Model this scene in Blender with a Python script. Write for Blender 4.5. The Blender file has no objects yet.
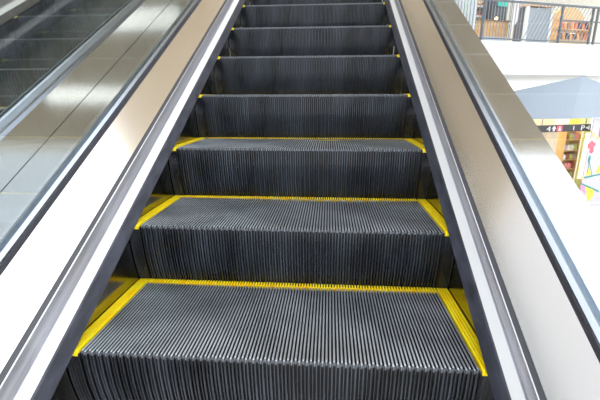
import bpy, bmesh, math, random
from mathutils import Vector, Matrix
random.seed(4)
C = bpy.context.scene.collection
TH = math.radians(29.8); PIT = 0.406

# ------------------------------------------------------------------ materials
def mat(name, col, rough=.5, metal=0., spec=.5, **kw):
    m = bpy.data.materials.new(name); m.use_nodes = True
    b = m.node_tree.nodes['Principled BSDF']
    b.inputs['Base Color'].default_value = (*col, 1)
    b.inputs['Roughness'].default_value = rough
    b.inputs['Metallic'].default_value = metal
    b.inputs['Specular IOR Level'].default_value = spec
    for k, v in kw.items(): b.inputs[k.replace('_', ' ')].default_value = v
    return m
def noisy(m, scale, c0, c1, coord='Object', lo=.35, hi=.65, rough=None, bump=0, detail=4):
    """procedural colour / roughness variation in object space; scale is a vector"""
    nt = m.node_tree; n = nt.nodes; l = nt.links; b = n['Principled BSDF']
    tc = n.new('ShaderNodeTexCoord'); mp = n.new('ShaderNodeMapping'); mp.inputs['Scale'].default_value = scale
    no = n.new('ShaderNodeTexNoise'); no.inputs['Scale'].default_value = 1; no.inputs['Detail'].default_value = detail
    rp = n.new('ShaderNodeValToRGB'); rp.color_ramp.elements[0].position = lo; rp.color_ramp.elements[1].position = hi
    rp.color_ramp.elements[0].color = (*c0, 1); rp.color_ramp.elements[1].color = (*c1, 1)
    l.new(tc.outputs[coord], mp.inputs[0]); l.new(mp.outputs[0], no.inputs['Vector']); l.new(no.outputs[0], rp.inputs[0])
    l.new(rp.outputs[0], b.inputs['Base Color'])
    if rough:
        mr = n.new('ShaderNodeMapRange'); mr.inputs['To Min'].default_value = rough[0]; mr.inputs['To Max'].default_value = rough[1]
        l.new(no.outputs[0], mr.inputs[0]); l.new(mr.outputs[0], b.inputs['Roughness'])
    if bump:
        bp = n.new('ShaderNodeBump'); bp.inputs['Strength'].default_value = bump; bp.inputs['Distance'].default_value = .002
        l.new(no.outputs[0], bp.inputs['Height']); l.new(bp.outputs[0], b.inputs['Normal'])
    return m
def emit(name, col, s):
    return mat(name, col, .6, 0, .3, Emission_Color=(*col, 1), Emission_Strength=s)

M = {}
M['deck'] = noisy(mat('brushed_steel_deck', (.8, .79, .77), .2, 1), (2.5, 1.1, 2.5), (.76, .75, .73), (.82, .81, .79), rough=(.15, .19), detail=2)
M['outer'] = noisy(mat('brushed_steel_outer', (.62, .62, .6), .16, 1), (2, 1.2, 2), (.58, .59, .62), (.66, .67, .70), rough=(.07, .11), detail=2)
M['profile'] = noisy(mat('satin_profile', (.7, .7, .72), .33, .82), (60, 1.2, 60), (.74, .74, .79), (.86, .86, .92), rough=(.34, .44))
M['ledge'] = mat('highlight_ledge', (.95, .95, .97), .42, .45)  # near-white base stands in for the highlight along the metal bend
M['clamp'] = mat('anodised_clamp', (.50, .53, .60), .3, 1)
M['joint'] = mat('dark_joint', (.045, .045, .055), .45)
M['brush'] = noisy(mat('rubber_edge', (.035, .037, .05), .42, 0, .6), (40, 14, 40), (.020, .022, .032), (.05, .053, .075), rough=(.36, .48))
M['skirt'] = noisy(mat('dark_skirt_steel', (.2, .19, .18), .2, 1), (3, 2, 3), (.30, .285, .26), (.38, .365, .335), rough=(.12, .2))
M['body'] = mat('cladding_white', (.72, .72, .72), .45)
M['rubber'] = mat('handrail_rubber', (.015, .015, .016), .35)
M['black'] = noisy(mat('black_coated_aluminium', (.02, .021, .024), .32, .25, .6), (9, 3, 2.5), (.011, .013, .018), (.075, .088, .11), lo=.42, hi=.85, rough=(.17, .27))
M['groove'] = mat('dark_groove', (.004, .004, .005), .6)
M['worn'] = noisy(mat('worn_cleat_top', (.3, .31, .33), .34, .75), (5, 6, 5), (.36, .39, .44), (.74, .80, .88), lo=.3, hi=.7, rough=(.28, .4))
M['tip'] = mat('rib_tip', (.16, .17, .19), .4, .6)
M['yellow'] = noisy(mat('yellow_paint', (.95, .58, .0), .38, 0, .5), (30, 20, 30), (1., .68, .0), (1., .84, .02))

# thin clear pane: Schlick mix of clear tint and mirror reflection
g = bpy.data.materials.new('clear_glass'); g.use_nodes = True
nt = g.node_tree; nt.nodes.clear(); N_ = nt.nodes.new; L_ = nt.links.new
out = N_('ShaderNodeOutputMaterial'); mx = N_('ShaderNodeMixShader'); tr = N_('ShaderNodeBsdfTransparent'); gl = N_('ShaderNodeBsdfGlossy')
gl.inputs['Roughness'].default_value = .0; gl.inputs['Color'].default_value = (.9, .97, 1, 1)
tr.inputs['Color'].default_value = (.955, .975, .97, 1)
lw = N_('ShaderNodeLayerWeight'); lw.inputs[0].default_value = .5
pw = N_('ShaderNodeMath'); pw.operation = 'POWER'; pw.inputs[1].default_value = 5
ml = N_('ShaderNodeMath'); ml.operation = 'MULTIPLY_ADD'; ml.inputs[1].default_value = .95; ml.inputs[2].default_value = .085
L_(lw.outputs['Facing'], pw.inputs[0]); L_(pw.outputs[0], ml.inputs[0]); L_(ml.outputs[0], mx.inputs[0])
L_(tr.outputs[0], mx.inputs[1]); L_(gl.outputs[0], mx.inputs[2]); L_(mx.outputs[0], out.inputs[0])
M['glass'] = g

# ------------------------------------------------------------------ mesh helpers
def build(name, bm, ms, parent=None, smooth=False):
    bmesh.ops.recalc_face_normals(bm, faces=bm.faces)
    me = bpy.data.meshes.new(name); bm.to_mesh(me); bm.free()
    for m in (ms if isinstance(ms, (list, tuple)) else [ms]): me.materials.append(m)
    if smooth:
        for p in me.polygons: p.use_smooth = True
    o = bpy.data.objects.new(name, me); C.objects.link(o)
    if parent: o.parent = parent
    return o
def box(bm, x0, x1, y0, y1, z0, z1, mi=0, top=None):
    vs = [bm.verts.new(p) for p in ((x0,y0,z0),(x1,y0,z0),(x1,y1,z0),(x0,y1,z0),(x0,y0,z1),(x1,y0,z1),(x1,y1,z1),(x0,y1,z1))]
    for q in ((0,3,2,1),(0,1,5,4),(1,2,6,5),(2,3,7,6),(3,0,4,7),(4,5,6,7)):
        f = bm.faces.new([vs[i] for i in q]); f.material_index = mi
    if top is not None: f.material_index = top
def prism(bm, pts, axis, a0, a1, mi=0):
    """closed polygon pts extruded; axis 0: pts=(y,z), axis 1: pts=(x,z), axis 2: pts=(x,y)"""
    def P(p, a):
        return (a, p[0], p[1]) if axis == 0 else (p[0], a, p[1]) if axis == 1 else (p[0], p[1], a)
    A = [bm.verts.new(P(p, a0)) for p in pts]; B = [bm.verts.new(P(p, a1)) for p in pts]
    n = len(pts)
    fs = [bm.faces.new(A), bm.faces.new(B[::-1])] + [bm.faces.new((A[i], B[i], B[(i+1) % n], A[(i+1) % n])) for i in range(n)]
    for f in fs: f.material_index = mi
def bar(bm, a, b, r, n=6, mi=0):
    a = Vector(a); b = Vector(b); d = (b-a).normalized()
    s = d.cross(Vector((0,0,1)) if abs(d.z) < .9 else Vector((1,0,0))).normalized(); t = d.cross(s)
    R = [[bm.verts.new(p + (s*math.cos(k*2*math.pi/n) + t*math.sin(k*2*math.pi/n))*r) for k in range(n)] for p in (a, b)]
    bm.faces.new(R[0]).material_index = mi; bm.faces.new(R[1][::-1]).material_index = mi
    for k in range(n): bm.faces.new((R[0][k], R[1][k], R[1][(k+1) % n], R[0][(k+1) % n])).material_index = mi
def new(): return bmesh.new()
def tag(o, label, cat, group=None, kind=None):
    if kind == 'structure': o['kind'] = kind
    else:
        if kind: o['kind'] = kind
    if label: o['label'] = label
    if cat: o['category'] = cat
    if group: o['group'] = group
    return o
def empty(name, loc, label, cat, group=None, rot=(0,0,0)):
    o = bpy.data.objects.new(name, None); C.objects.link(o); o.location = loc; o.rotation_euler = rot
    o.empty_display_size = .1
    return tag(o, label, cat, group)

# ------------------------------------------------------------------ escalator body (local axes: x across, y up the incline, z normal to it)
U0, U1 = -2.2, 6.4
def both(name, pts, m, parent, sides=(-1, 1), u0=U0, u1=U1, smooth=False):
    for s in sides:
        bm = new(); prism(bm, [(s*x, z) for x, z in pts], 1, u0, u1); build(name, bm, m, parent, smooth)
def escalator(x0, label, left_deck=.772, right_deck=.757, clad=(1,)):
    r = empty('escalator', (x0, 0, 0), label, 'escalator', 'pair of escalators', (TH, 0, 0))
    both('skirt_panel', [(.511, -.45), (.516, -.45), (.516, .03), (.511, .03)], M['skirt'], r)
    both('skirt_edge_strip', [(.4815, .004), (.486, -.004), (.511, -.004), (.511, .030), (.503, .040), (.498, .036)], M['brush'], r)
    both('inner_profile', [(.511, .030), (.5045, .041), (.5165, .058), (.5195, .072), (.5185, .085), (.515, .105), (.513, .1215), (.516, .1235), (.530, .112), (.530, .03)], M['profile'], r)
    both('highlight_ledge', [(.503, .0385), (.5010, .0405), (.5168, .0650), (.519, .060)], M['ledge'], r)
    both('joint_gasket', [(.5145, .1235), (.5235, .1295), (.532, .122), (.530, .113)], M['joint'], r)
    both('inner_deck', [(.524, .1305), (.600, .1992), (.604, .194), (.533, .122)], M['deck'], r)
    both('glass_clamp', [(.601, .185), (.601, .221), (.6125, .2245), (.6125, .2115), (.6275, .2115), (.6275, .2245), (.637, .222), (.641, .205), (.641, .185)], M['clamp'], r)
    both('clamp_gasket', [(.6005, .1995), (.5985, .2005), (.6000, .2145), (.601, .2145)], M['joint'], r)
    for s in (-1, 1):
        for a, b in ((-2.1, -.902), (-.898, 3.398), (3.402, 6.3)):
            bm = new(); box(bm, s*.6155 if s > 0 else -.6255, .6255 if s > 0 else -.6155, a, b, .212, .868)
            build('glass_panel', bm, M['glass'], r)
        bm = new(); n = 14
        pts = [(s*.6205 + .040*math.cos(k*2*math.pi/n), .895 + .026*math.sin(k*2*math.pi/n)) for k in range(n)]
        prism(bm, pts, 1, -2.15, U1); build('handrail', bm, M['rubber'], r, False)
        w = right_deck if s > 0 else left_deck
        if w:
            bm = new(); prism(bm, [(s*.6415, .1995), (s*w, .1995), (s*w, .192), (s*.6415, .192)], 1, U0, U1)
            build('outer_deck', bm, M['outer'], r)
        if s in clad:
            bm = new(); prism(bm, [(s*w, .1985), (s*(w-.008), .190), (s*(w-.008), -.8), (s*w, -.8)], 1, U0, U1)
            build('side_cladding', bm, M['body'], r)
    bm = new(); prism(bm, [(-.60, -.82), (.60, -.82), (.60, -.80), (-.60, -.80)], 1, U0, U1)
    build('underside_panel', bm, M['body'], r)
    return r
XN = -1.600
near = escalator(0, 'near escalator in the middle of the photo with steel decks and clear glass sides')
far = escalator(XN, 'neighbouring escalator at upper left, seen through the glass side panels', left_deck=.757, right_deck=None, clad=(-1,))
bm = new(); prism(bm, [(-.7755, .1995), (XN+.6420, .1995), (XN+.6420, .192), (-.7755, .192)], 1, U0, U1)
fd = build('deck_cover', bm, M['outer']); fd.rotation_euler = (TH, 0, 0)
tag(fd, 'flat steel cover strip filling the gap between the two escalators', 'deck cover')

# ------------------------------------------------------------------ the steps
P9 = .0090; NC = 105; X0 = -(NC-1)/2*P9
def ry(z):     # riser face: an arc that curves back as it goes down
    t = math.asin(min(1, -z/PIT)); return .034*(1-math.cos(t))/(1-math.cos(TH))
def make_step(label, group):
    r = empty('escalator_step', (0, 0, 0), label, 'escalator step', group)
    # tread: base plate and long cleats, the rubbed tops bare metal
    bm = new(); box(bm, -.4745, .4745, .006, .359, -.024, -.010, 1)
    for i in range(NC):
        x = X0 + i*P9; f = .0005 if i % 2 else .0055
        h = .0022; y1 = .3585
        vs = []
        # cleat with chamfered top and rounded front tip
        sec = [(-.0027, -.010), (.0027, -.010), (.0025, -.0012), (.0017, 0), (-.0017, 0), (-.0025, -.0012)]
        rings = []
        for y, dz, k in ((f, -.0035, .75), (f+.002, -.0008, .9), (f+.005, 0, 1), (y1, 0, 1)):
            rings.append([bm.verts.new((x+a*k, y, min(b+dz if b > -.009 else b, 0))) for a, b in sec])
        for q in range(3):
            for k in range(6):
                fa = bm.faces.new((rings[q][k], rings[q+1][k], rings[q+1][(k+1) % 6], rings[q][(k+1) % 6]))
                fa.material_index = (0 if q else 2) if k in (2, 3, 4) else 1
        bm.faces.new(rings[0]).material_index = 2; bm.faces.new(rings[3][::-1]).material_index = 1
    build('tread', bm, [M['worn'], M['groove'], M['tip']], r)
    # riser: curved plate with ribs, every second rib standing a little prouder
    bm = new(); zs = [-.0045, -.008, -.02, -.04, -.065, -.09, -.12, -.15, -.18, -.215, -.24, -.27]
    prism(bm, [(ry(z)+.0085, z) for z in [-.011]+zs[2:]] + [(ry(z)+.013, z) for z in reversed([-.025]+zs[3:])], 0, -.4745, .4745, 1)
    for i in range(NC+1):
        x = X0 + (i-.5)*P9; pr = .0 if i % 2 else -.0032; w = .0022 if i % 2 else .0026
        if i in (0, NC): w = .0016
        ring = []
        for j, z in enumerate(zs):
            y = ry(z) + pr + (.0018 if j == 0 else 0)
            ring.append([bm.verts.new(p) for p in ((x-w, ry(z)+.0095, z), (x-w, y+.0012, z), (x-w*.55, y, z), (x+w*.55, y, z), (x+w, y+.0012, z), (x+w, ry(z)+.0095, z))])
        for a, b in zip(ring, ring[1:]):
            for k in range(5): bm.faces.new((a[k], a[k+1], b[k+1], b[k])).material_index = 0
        bm.faces.new(ring[0]).material_index = 2; bm.faces.new(ring[-1]).material_index = 0
    build('riser', bm, [M['black'], M['groove'], M['tip']], r)
    # yellow rear border: comb of teeth reaching into the next riser
    bm = new(); box(bm, -.4745, .4745, .3595, .3795, -.020, -.0065)
    for i in range(NC):
        x = X0 + i*P9
        prism(bm, [(.3595, -.018), (.3595, -.0002), (.3830, .0018), (.3868, 0.0005), (.3868, -.018)], 0, x-.0023, x+.0023)
    build('rear_border', bm, M['yellow'], r)
    for s in (-1, 1):
        bm = new()
        box(bm, min(s*.4755, s*.508), max(s*.4755, s*.508), .0, .383, -.0125, -.0045)
        for c, w in ((.4785, .0028), (.4865, .0030), (.4950, .0030), (.5040, .0036)):
            prism(bm, [(.0, -.006), (.001, -.0005), (.006, .0015), (.376, .0015), (.3865, .0005), (.3865, -.006)], 0, s*c-w, s*c+w)
        build('side_border', bm, M['yellow'], r)
        bm = new()
        prism(bm, [(.001 + ry(z), z) for z in [-.0130, -.0245]+zs[3:]] + [(.012+ry(z), z) for z in reversed([-.0130, -.0245]+zs[3:])], 0, min(s*.4755, s*.508), max(s*.4755, s*.508))
        for c in (.480, .489, .498, .5055):
            prism(bm, [(-.001 + ry(z), z) for z in [-.0130, -.0245]+zs[3:]] + [(.004+ry(z), z) for z in reversed([-.0130, -.0245]+zs[3:])], 0, s*c-.0022, s*c+.0022)
        build('side_plate', bm, M['black'], r)
    return r
def copy_tree(o):
    c = o.copy(); C.objects.link(c)
    for ch in list(o.children):
        k = ch.copy(); C.objects.link(k); k.parent = c
    return c
G1 = 'steps of the near escalator'; G2 = 'steps of the neighbouring escalator'
near_labels = [
 'lowest and largest escalator step, its grooved tread lit pale grey with yellow border',
 'second escalator step from the bottom, full yellow border around its grooved tread',
 'third escalator step from the bottom, narrow strip of tread seen with yellow corners',
 'fourth escalator step from the bottom, at eye level, only edge and riser showing',
 'fifth escalator step from the bottom, dark ribbed riser with worn pale patches',
 'sixth escalator step from the bottom, ribbed riser with a small yellow corner',
 'seventh escalator step from the bottom, thin ribbed riser just under the photo top',
 'topmost escalator step in view, cut off by the top edge of the photo']
proto = make_step(near_labels[0], G1)
for k, lb in enumerate(near_labels):
    o = proto if k == 0 else copy_tree(proto)
    o.location = (0, PIT*math.cos(TH)*k, PIT*math.sin(TH)*k); o['label'] = lb
far_labels = [
 'lowest visible step of the neighbouring escalator, at the left edge of the photo',
 'second lowest visible step of the neighbouring escalator, behind glass at left',
 'middle step of the neighbouring escalator seen through the glass',
 'neighbouring escalator step just below the one whose yellow corner shows',
 'neighbouring escalator step whose yellow corner shows at the upper left',
 'neighbouring escalator step cut off by the top edge of the photo']
for k, lb in enumerate(far_labels):
    o = copy_tree(proto); m = 1.70 + k
    o.location = (XN, PIT*math.cos(TH)*m, PIT*math.sin(TH)*m); o['label'] = lb; o['group'] = G2

# ------------------------------------------------------------------ the mall around it
E = Vector((math.sin(math.radians(70)), math.cos(math.radians(70)), 0)); F = Vector((-E.y, E.x, 0)); O = Vector((6.725, 12.226, 0))
ROTZ = math.radians(20)
def site(o):            # the opposite gallery stands turned 20 degrees to the escalators; local x along it, y away from us
    o.location = o.location if o.parent else (O.x, O.y, 0); o.rotation_euler = (0, 0, 0) if o.parent else (0, 0, ROTZ); return o
def sthing(name, label, cat, group=None, at=(0,0,0)):
    p = O + E*at[0] + F*at[1]
    return empty(name, (p.x, p.y, at[2]), label, cat, group, (0, 0, ROTZ))
white = mat('white_plaster', (.86, .87, .88), .55); soff = mat('soffit_paint', (.80, .81, .82), .6)
blue = mat('pale_blue_grey_panel', (.34, .39, .47), .5); taupe = noisy(mat('taupe_ceiling', (.40, .33, .25), .6), (1.3, 1.3, 1), (.47, .385, .27), (.58, .49, .37))
floor_m = noisy(mat('polished_floor', (.75, .73, .7), .2), (1, 1, 1), (.70, .68, .64), (.8, .78, .75))
cream = mat('cream_wall', (.88, .76, .58), .6)
def struct(name, bm, m, at_site=False):
    o = build(name, bm, m); o['kind'] = 'structure'
    return site(o) if at_site else o

bm = new(); box(bm, -12, 26, -8, 30, -3.8, -3.6); struct('floor', bm, floor_m)
bm = new(); box(bm, -12, 4.6, 2.15, 9.0, 4.5, 4.8); struct('ceiling', bm, taupe)
bm = new(); box(bm, -7.2, -7.0, -8, 9.0, -3.6, 14); struct('wall_left_unseen', bm, mat('left_wall_paint', (.40, .40, .41), .6))  # unseen wall, made tall to dim the sky reflected in the decks
bm = new(); box(bm, -6.998, -6.93, -8, 9.0, -3.6, 3.0); struct('added_dark_panel', bm, mat('dark_reflection_panel', (.20, .15, .11), .5))  # unseen dark panel added to darken reflections on the right inner profile
bm = new(); box(bm, -7, 14, 0, 6.5, 1.24, 2.16); o = struct('trim_1', bm, white, True)
bm = new(); box(bm, -7, 14, 6.3, 6.5, 2.16, 5.4); struct('wall_upper', bm, mat('upper_wall', (.86, .80, .70), .6), True)
bm = new(); box(bm, -7, 14, 0.6, 6.5, 5.3, 5.5); struct('ceiling_upper', bm, white, True)
# faceted bulkhead under the gallery
bm = new()
fr = [(-1.9, .75, .50), (1.70, .06, 1.215), (3.9, .30, .66), (3.9, .30, -.13), (1.50, .06, -.13), (-1.9, .75, -.13)]
A = [bm.verts.new(p) for p in fr]; B = [bm.verts.new((x+.5, y+.25 if y > .5 else .4, z)) for x, y, z in fr]
bm.faces.new((A[0], A[1], A[4], A[5])); bm.faces.new((A[1], A[2], A[3], A[4]))
bm.faces.new((B[0], B[5], B[4], B[1])); bm.faces.new((B[1], B[4], B[3], B[2]))
for i in range(6): bm.faces.new((A[i], A[(i+1) % 6], B[(i+1) % 6], B[i]))
bk = site(build('folded_bulkhead', bm, blue)); tag(bk, 'pale blue grey folded bulkhead with a peaked top under the white gallery edge', 'bulkhead')
bm = new(); box(bm, -2.2, 6.5, 1.7, 3.35, .0, .06); struct('ceiling_shop', bm, white, True)
bm = new(); box(bm, -2.2, 6.5, 3.2, 3.35, -3.6, .0); struct('wall_shop_back', bm, cream, True)
bm = new(); box(bm, -2.4, -2.2, .8, 3.35, -3.6, .06); struct('wall_shop_side', bm, cream, True)

# gallery railing
dk = mat('grey_railing_metal', (.16, .17, .19), .4, .6); lt = mat('grey_railing_bars', (.30, .31, .34), .4, .5)
rail = sthing('gallery_railing', 'metal railing with upright and slanted bars along the upper gallery edge', 'railing', at=(0, .12, 2.16))
bm = new(); box(bm, -5, 2.75, -.03, .03, 1.07, 1.12); build('top_rail', bm, dk, rail)
bm = new(); box(bm, -5, 2.75, -.015, .015, .06, .09); build('bottom_rail', bm, dk, rail)
bm = new(); box(bm, .50, 2.75, -.015, .015, .66, .70); build('middle_rail', bm, dk, rail)
for x in (-3.6, -2.35, .50, 1.72, 1.92, 2.7):
    bm = new(); box(bm, x-.025, x+.025, -.03, .03, 0, 1.1); build('post', bm, dk, rail)
x = -4.9
while x < -.95:
    bm = new(); box(bm, x-.008, x+.008, -.008, .008, .09, 1.07); build('upright_bar', bm, lt, rail); x += .105
x = -.85
while x < 1.72:
    x1 = min(x+.50, 1.70); 
    if True:
        bm = new(); bar(bm, (x, 0, .09), (x + (x1-x), 0, .09+.98*(x1-x)/.5), .012); build('slanted_bar', bm, lt, rail)
    x += .135

def sbox(name, x0, x1, y0, y1, z0, z1, m, parent):
    bm = new(); box(bm, x0, x1, y0, y1, z0, z1); return build(name, bm, m, parent)
wood = noisy(mat('orange_wood', (.62, .33, .11), .45), (3, 3, 14), (.66, .36, .13), (.82, .50, .22))
# screen of pale striped curtain, far left
t = sthing('striped_curtain', 'pale green and lilac striped curtain hanging behind the railing', 'curtain', at=(-2.5, .8, 2.16))
bm = new()
for i in range(40):
    x = -.75 + i*.03; box(bm, x, x+.03, .012*math.sin(i*1.3), .012*math.sin(i*1.3)+.02, 0.02, 1.6, i % 3)
build('fabric', bm, [mat('curtain_green', (.66, .82, .70), .8), mat('curtain_lilac', (.74, .70, .82), .8), mat('curtain_white', (.88, .9, .9), .8)], t)
bm = new(); bar(bm, (-.85, .01, 1.62), (.5, .01, 1.62), .018); build('curtain_rod', bm, dk, t)
# counter
t = sthing('shop_counter', 'long orange wooden counter on a pale blue base behind the railing', 'counter', at=(-1.37, .9, 2.16))
sbox('base', -.62, .62, 0, .6, 0, .26, mat('pale_blue_plinth', (.55, .62, .74), .5), t)
sbox('front_panel', -.64, .64, -.01, .6, .262, .70, wood, t)
sbox('countertop', -.68, .68, -.05, .65, .702, .74, mat('dark_wood', (.25, .15, .08), .4), t)
bulb = emit('warm_bulb', (1, .78, .42), 6)
for i, (x, lb) in enumerate(((-.60, 'small glowing warm lamp at the left end of the orange counter'), (.22, 'small glowing warm lamp beside the dark cabinet on the orange counter'))):
    p = sthing('counter_lamp', lb, 'lamp', 'small warm lamps', at=(-1.37+x, .96, 2.90))
    bm = new(); prism(bm, [(.04*math.cos(k*math.pi/5), .04*math.sin(k*math.pi/5)) for k in range(10)], 2, 0, .015); build('lamp_base', bm, dk, p)
    bm = new(); bmesh.ops.create_icosphere(bm, subdivisions=2, radius=.045, matrix=Matrix.Translation((0, 0, .058))); build('bulb', bm, bulb, p)
# shelf behind
t = sthing('goods_shelf', 'white shelf with brown goods behind the orange counter', 'shelf', at=(-.9, 1.6, 2.16))
for z in (.95, 1.25): sbox('shelf_board', -.75, .55, 0, .4, z, z+.05, white, t)
for x in (-.78, .55): sbox('side_panel', x, x+.03, 0, .4, 0, 1.6, white, t)
sbox('back_panel', -.75, .55, .4, .42, 0, 1.6, mat('shelf_back', (.62, .45, .28), .6), t)
for i, (x, z, w, h) in enumerate(((-.65, 1.0, .2, .12), (-.35, 1.0, .25, .09), (.0, 1.0, .18, .14), (-.55, 1.3, .22, .16), (-.15, 1.3, .26, .12))):
    bm = new(); prism(bm, [(-w/2, 0), (w/2, 0), (w/2, h*.8), (w/2-.02, h), (-w/2+.02, h), (-w/2, h*.8)], 1, .05, .3)
    o = build('storage_basket', bm, [mat('basket_brown', (.40, .22, .10), .7), mat('basket_red', (.6, .2, .16), .7)][i % 2])
    pp = O + E*(-.9+x) + F*1.6; o.location = (pp.x, pp.y, 2.16+z); o.rotation_euler = (0, 0, ROTZ)
    tag(o, 'small brown or red basket on the white shelf behind the counter', 'basket', 'baskets on the white shelf')
# dark cabinet with teal sign
t = sthing('dark_cabinet', 'dark grey upright cabinet carrying a small teal sign, behind the counter', 'cabinet', at=(-.98, 1.1, 2.902))
sbox('body', -.24, .30, 0, .35, 0, .72, mat('charcoal', (.06, .065, .08), .5), t)
sbox('door', -.21, .27, -.02, 0, .03, .40, mat('charcoal_door', (.10, .105, .12), .4), t)
sbox('teal_sign', -.10, .26, -.045, -.022, .44, .62, mat('teal', (.05, .62, .52), .5), t)
# white banner and grey column
t = sthing('feather_banner', 'white leaf-shaped banner left of the grey display cabinet', 'banner', at=(-1.09, .28, 2.16))
bm = new(); pr = [(-.03, .40), (.10, .62), (.14, .95), (.12, 1.2), (.02, 1.34), (-.10, 1.24), (-.13, .95), (-.12, .60)]
prism(bm, pr, 1, -.004, .004); build('cloth', bm, mat('banner_white', (.86, .80, .80), .7), t)
bm = new(); bar(bm, (-.13, .02, 0.02), (-.13, .02, 1.3), .010); build('pole', bm, dk, t)
bm = new(); box(bm, -.25, .0, -.1, .12, 0, .02); build('base', bm, dk, t)
# grey cabinet with white edges
t = sthing('display_cabinet', 'large pale grey display cabinet with white edges and a dark side behind the railing', 'cabinet', at=(-.13, .30, 2.16))
sbox('body', -.455, .355, .0, .45, 0.02, 1.02, mat('cool_grey', (.40, .44, .48), .5), t)
sbox('side_panel', -.50, -.461, .05, .46, 0, 1.05, mat('dark_grey_side', (.16, .17, .20), .5), t)
for x in (-.56, .36): sbox('side_edge', x, x+.10, -.03, .04, 0, 1.05, mat('edge_white', (.82, .85, .88), .5), t)
sbox('top_board', -.58, .48, -.04, .48, 1.052, 1.09, mat('peach_top', (.72, .45, .30), .5), t)
# arched tan display with colourful goods
t = sthing('arched_display', 'tan display stand with a rounded arched back at the right end of the gallery', 'display stand', at=(1.95, .85, 2.16))
bm = new(); prism(bm, [(-.70, .90)] + [(.70*-math.cos(a), .90+.42*math.sin(a)) for a in [k*math.pi/12 for k in range(1, 12)]] + [(.70, .90)], 1, .30, .50); build('arched_back', bm, mat('tan_board', (.72, .46, .20), .6), t)
sbox('base', -.72, .72, 0, .55, 0, .28, mat('tan_base', (.45, .30, .16), .5), t)
sbox('shelf_board', -.72, .72, .05, .55, .58, .61, wood, t)
for x in (-.72, .69): sbox('side_panel', x, x+.03, .05, .55, .28, .90, wood, t)
cols = [mat('goods_red', (.75, .16, .06), .5), mat('goods_orange', (.85, .35, .10), .5), mat('goods_dark', (.05, .05, .07), .5), mat('goods_brown', (.35, .18, .1), .5)]
names = ['red', 'orange', 'black', 'brown']
rng = random.Random(3)
for row, z in ((0, .282), (1, .612)):
    for i in range(9):
        x = -.62 + i*.155; c = (i*2+row+rng.randrange(2)) % 4; h = .17+.07*rng.random()
        bm = new(); box(bm, -.06, .06, 0, .2, 0, h*.75); box(bm, -.05, .05, .01, .19, h*.7, h)
        o = build('packaged_box', bm, cols[c]); pp = O + E*(1.95+x) + F*.95
        o.location = (pp.x, pp.y, 2.16+z); o.rotation_euler = (0, 0, ROTZ)
        tag(o, '%s packaged box on the %s row of the arched display stand' % (names[c], ('lower', 'upper')[row]), 'box', 'boxes on the arched display stand')

# ---- shop on the lower floor
sg = sthing('shop_sign', 'dark hanging sign with 4, an arrow and a pink square, below the bulkhead', 'sign', at=(1.85, .5, -.60))
ink = mat('sign_white', (.92, .92, .92), .5); pink = mat('sign_pink', (.88, .12, .20), .5)
sbox('board', -1.22, 1.18, 0, .06, .0, .235, mat('sign_dark', (.055, .045, .05), .5), sg)
def text(s, x, z, size, m, parent, name='lettering'):
    cu = bpy.data.curves.new(name, 'FONT'); cu.body = s; cu.size = size; cu.extrude = .003; cu.align_x = 'CENTER'
    o = bpy.data.objects.new(name, cu); C.objects.link(o)
    bpy.context.view_layer.update()
    me = bpy.data.meshes.new_from_object(o); bpy.data.objects.remove(o)
    o = bpy.data.objects.new(name, me); C.objects.link(o); me.materials.clear(); me.materials.append(m)
    o.parent = parent; o.location = (x, -.006, z); o.rotation_euler = (math.pi/2, 0, 0); o.scale = (1.5, 1, 1); return o
text('4', -.72, .03, .25, ink, sg)
bm = new(); prism(bm, [(-.59, .115), (-.49, .21), (-.39, .115), (-.45, .115), (-.45, .03), (-.53, .03), (-.53, .115)], 1, -.008, 0); build('arrow_symbol', bm, ink, sg)
bm = new(); prism(bm, [(-.37, .02), (-.12, .02), (-.12, .215), (-.37, .215)], 1, -.008, 0); build('pink_symbol', bm, pink, sg)
bm = new(); bmesh.ops.create_circle(bm, cap_ends=True, radius=.026, segments=12, matrix=Matrix.Translation((-.245, -.0095, .165)) @ Matrix.Rotation(math.pi/2, 4, 'X'))
prism(bm, [(-.30, .045), (-.19, .045), (-.215, .13), (-.275, .13)], 1, -.011, -.009); build('figure_symbol', bm, ink, sg)
bm = new(); box(bm, .37, .40, -.008, 0, .05, .19); build('divider_line', bm, ink, sg)
text('P', .79, .03, .25, ink, sg)
bm = new(); prism(bm, [(.92, .12), (1.12, .03), (1.12, .21)], 1, -.008, 0); build('arrow_symbol', bm, ink, sg)
for x in (-1.0, .95):
    bm = new(); bar(bm, (x, .03, .235), (x, .03, .47), .012); build('hanger', bm, dk, sg)
h = sthing('lit_header', 'warm yellow and orange lit band across the shop front above the dark sign', 'header', at=(1.85, .62, -.36))
for x0, x1, c in ((-1.25, -.95, (.95, .75, .45)), (-.948, -.35, (1., .68, .42)), (-.348, .3, (1., .85, .66)), (.302, .8, (.95, .70, .12)), (.802, 1.2, (.85, .82, .35))):
    sbox('panel', x0, x1, 0, .05, 0, .22, emit('header_lit', c, .35), h)
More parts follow.
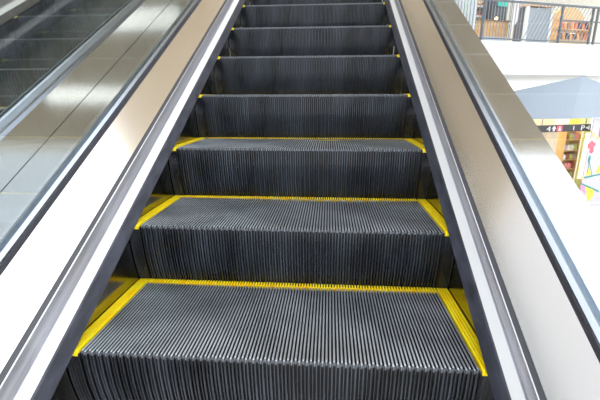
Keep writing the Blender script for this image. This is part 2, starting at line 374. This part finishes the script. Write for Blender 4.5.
# cream curtain wall at left, shelf, yellow frame
t = sthing('pleated_partition', 'cream pleated partition on the left of the lower shop front', 'partition', at=(1.9, 1.2, -3.6))
bm = new()
for i in range(30): box(bm, -.95+i*.05, -.90+i*.05, .02*(i % 2), .05+.02*(i % 2), .02, 2.95)
build('pleats', bm, mat('cream_pleats', (.93, .80, .62), .7), t)
sbox('top_track', -.97, .58, -.02, .10, 2.952, 3.0, wood, t)
t = sthing('shop_shelf', 'yellow lit shelf unit stacked with pink, red and brown goods in the lower shop', 'shelf', at=(3.05, 1.1, -3.6))
for x in (-.36, .34): sbox('side_panel', x, x+.03, 0, .4, 0, 3.0, mat('shelf_wood', (.72, .45, .18), .5), t)
sbox('back_panel', -.33, .34, .38, .40, 0, 3.0, mat('shelf_painted_glow', (.90, .70, .28), .5), t)  # yellow shelf lighting put into the back panel's colour
for z in (.35, .75, 1.15, 1.5, 1.85, 2.2, 2.6): sbox('shelf_board', -.33, .34, 0, .38, z, z+.03, wood, t)
pc = [mat('pack_pink', (.9, .35, .38), .5), mat('pack_white', (.9, .88, .82), .5), mat('pack_maroon', (.40, .10, .10), .5), mat('pack_green', (.55, .6, .12), .5), mat('pack_mauve', (.55, .42, .50), .5)]
pn = ['pink', 'white', 'maroon', 'green', 'mauve']; rn = ['third', 'fourth', 'fifth', 'sixth', 'top']
for q, z in enumerate((1.18, 1.53, 1.88, 2.23, 2.63)):
    for i in range(4):
        c = (i + q*3 + (i*q) % 2) % 5; hh = .17 + .06*rng.random()
        bm = new(); box(bm, -.07, .07, 0, .2, 0, hh*.8); box(bm, -.055, .055, .02, .18, hh*.78, hh)
        o = build('goods_package', bm, pc[c]); pp = O + E*(3.05-.24+i*.165) + F*1.14
        o.location = (pp.x, pp.y, -3.6+z); o.rotation_euler = (0, 0, ROTZ)
        tag(o, '%s package on the %s shelf up of the yellow lower shop shelf' % (pn[c], rn[q]), 'package', 'goods on the lower shop shelf')
t = sthing('door_frame_panel', 'white and yellow-green glowing panel beside the shop shelf', 'light panel', at=(3.17, .75, -3.6))
sbox('frame', -.06, .36, .02, .06, 0, 2.98, mat('lime_frame', (.80, .80, .25), .5), t)
sbox('diffuser', .02, .28, .0, .02, 1.2, 2.9, emit('soft_white', (1, .97, .85), .6), t)
# patterned hanging
t = sthing('patterned_hanging', 'lilac white hanging printed with a red flower, yellow triangles and teal stems', 'wall hanging', at=(2.84, .3, -3.6))
bm = new(); prism(bm, [(.0, .2), (2.6, .2), (2.6, 3.45), (-.0, 3.45)], 1, 0, .03); build('cloth', bm, mat('lilac_cloth', (.62, .58, .64), .7), t)
def blob(name, pts, m, k=1):
    bm = new(); prism(bm, pts, 1, -.004*k, -.0005); return build(name, bm, m, t)
red = mat('print_red', (.88, .13, .18), .6); yel = mat('print_yellow', (.90, .74, .08), .6); teal = mat('print_teal', (.03, .30, .28), .6); org = mat('print_orange', (.95, .55, .28), .6); mag = mat('print_pink', (.92, .30, .52), .6)
def disc(cx, cz, rx, rz, n=12): return [(cx+rx*math.cos(a*2*math.pi/n), cz+rz*math.sin(a*2*math.pi/n)) for a in range(n)]
bm = new()
for cx, cz, rr in ((.02, 2.50, .10), (.14, 2.42, .09), (.22, 2.53, .075), (.10, 2.60, .075), (.16, 2.32, .10)): prism(bm, disc(cx, cz, rr, rr), 1, -.004-rr*.01, -.0005)
build('red_flower', bm, red, t)
blob('orange_spot', disc(.10, 2.88, .09, .09), org); blob('orange_spot', disc(.34, 2.76, .09, .07), org)
blob('pink_stroke', disc(.40, 3.05, .06, .28), red)
blob('dark_leaf', disc(.13, 2.02, .055, .14), teal)
bm = new(); bar(bm, (.15, -.003, 2.0), (.17, -.003, 1.5), .010); bar(bm, (.17, -.003, 1.9), (.40, -.003, 1.42), .010); build('teal_stem', bm, teal, t)
blob('yellow_triangle', [(.08, 1.40), (.36, 1.46), (.21, 1.72)], yel); blob('yellow_triangle', [(.55, 1.48), (.85, 1.52), (.66, 1.80)], yel)
bm = new(); prism(bm, [(.0, 1.30), (.9, 1.42), (.9, 1.47), (.0, 1.37)], 1, -.004, -.0005); prism(bm, [(-.05, 1.16), (.35, 1.02), (.9, .80), (.9, .74), (.35, .96), (-.05, 1.11)], 1, -.004, -.0005); build('teal_band', bm, teal, t)
blob('pink_patch', [(-.05, 1.10), (.18, 1.0), (.30, .70), (.02, .9)], mag); blob('yellow_patch', [(.22, 1.0), (.62, .86), (.70, .62), (.45, .40)], yel, 1.2)
blob('orange_patch', disc(-.02, 1.33, .08, .08), org, 1.1)

# ceiling lights set in the taupe ceiling, and unseen lamps added for the shops
lamp = emit('ceiling_diffuser', (1, .95, .88), .75)
def clight(x, y, z, sx, sy, lb, rz=0, m=lamp):
    t = empty('ceiling_light', (x, y, z), lb, 'ceiling light', 'ceiling lights', (0, 0, rz))
    bm = new()
    for a in ((-sx/2-.04, sx/2+.04, -sy/2-.04, -sy/2), (-sx/2-.04, sx/2+.04, sy/2, sy/2+.04), (-sx/2-.04, -sx/2, -sy/2, sy/2), (sx/2, sx/2+.04, -sy/2, sy/2)): box(bm, *a, -.05, -.005)
    build('frame', bm, white, t)
    bm = new(); box(bm, -sx/2, sx/2, -sy/2, sy/2, -.03, -.008); build('diffuser', bm, m, t)
clight(-3.55, 2.95, 4.5, 1.5, .26, 'nearer rectangular light in the taupe ceiling, reflected in the outer deck')
clight(-3.0, 4.35, 4.5, 1.3, .40, 'farther rectangular light in the taupe ceiling, reflected in the outer deck')
def local(e, d): p = O + E*e + F*d; return p.x, p.y
for e, lb in ((-1.6, 'left unseen light added over the upper gallery shop'), (1.4, 'right unseen light added over the upper gallery shop')):
    clight(*local(e, 1.6), 5.3, 1.6, .6, lb, ROTZ, emit('shop_fill', (1, .9, .75), 14))  # unseen lamps added to brighten the gallery shop
clight(*local(2.4, 2.4), 0, 1.8, .7, 'unseen light added inside the lower shop', ROTZ, emit('shop_fill_low', (1, .88, .70), 14))  # unseen lamp added to light the lower shop

# ------------------------------------------------------------------ daylight
w = bpy.data.worlds.new('daylight'); bpy.context.scene.world = w; w.use_nodes = True
bg = w.node_tree.nodes['Background']; bg.inputs[0].default_value = (.95, .97, 1, 1); bg.inputs[1].default_value = 1.25

# ------------------------------------------------------------------ camera
cd = bpy.data.cameras.new('camera'); cam = bpy.data.objects.new('camera', cd); C.objects.link(cam)
cd.sensor_width = 36; cd.lens = 381.18*36/600; cd.clip_start = .02; cd.clip_end = 200
r_ = Vector((.99718402, .07491736, -.0033791)); u_ = Vector((-.01626732, .26007153, .96545231)); f_ = Vector((-.07320794, .96267865, -.26055788))
mw = Matrix((r_, u_, -f_)).transposed().to_4x4(); mw.translation = Vector((.1235, -.7521, .5934)); cam.matrix_world = mw
sc = bpy.context.scene; sc.camera = cam
vs = sc.view_settings; vs.view_transform = 'Standard'; vs.look = 'None'; vs.gamma = 1; vs.use_curve_mapping = False; vs.exposure = 1.22
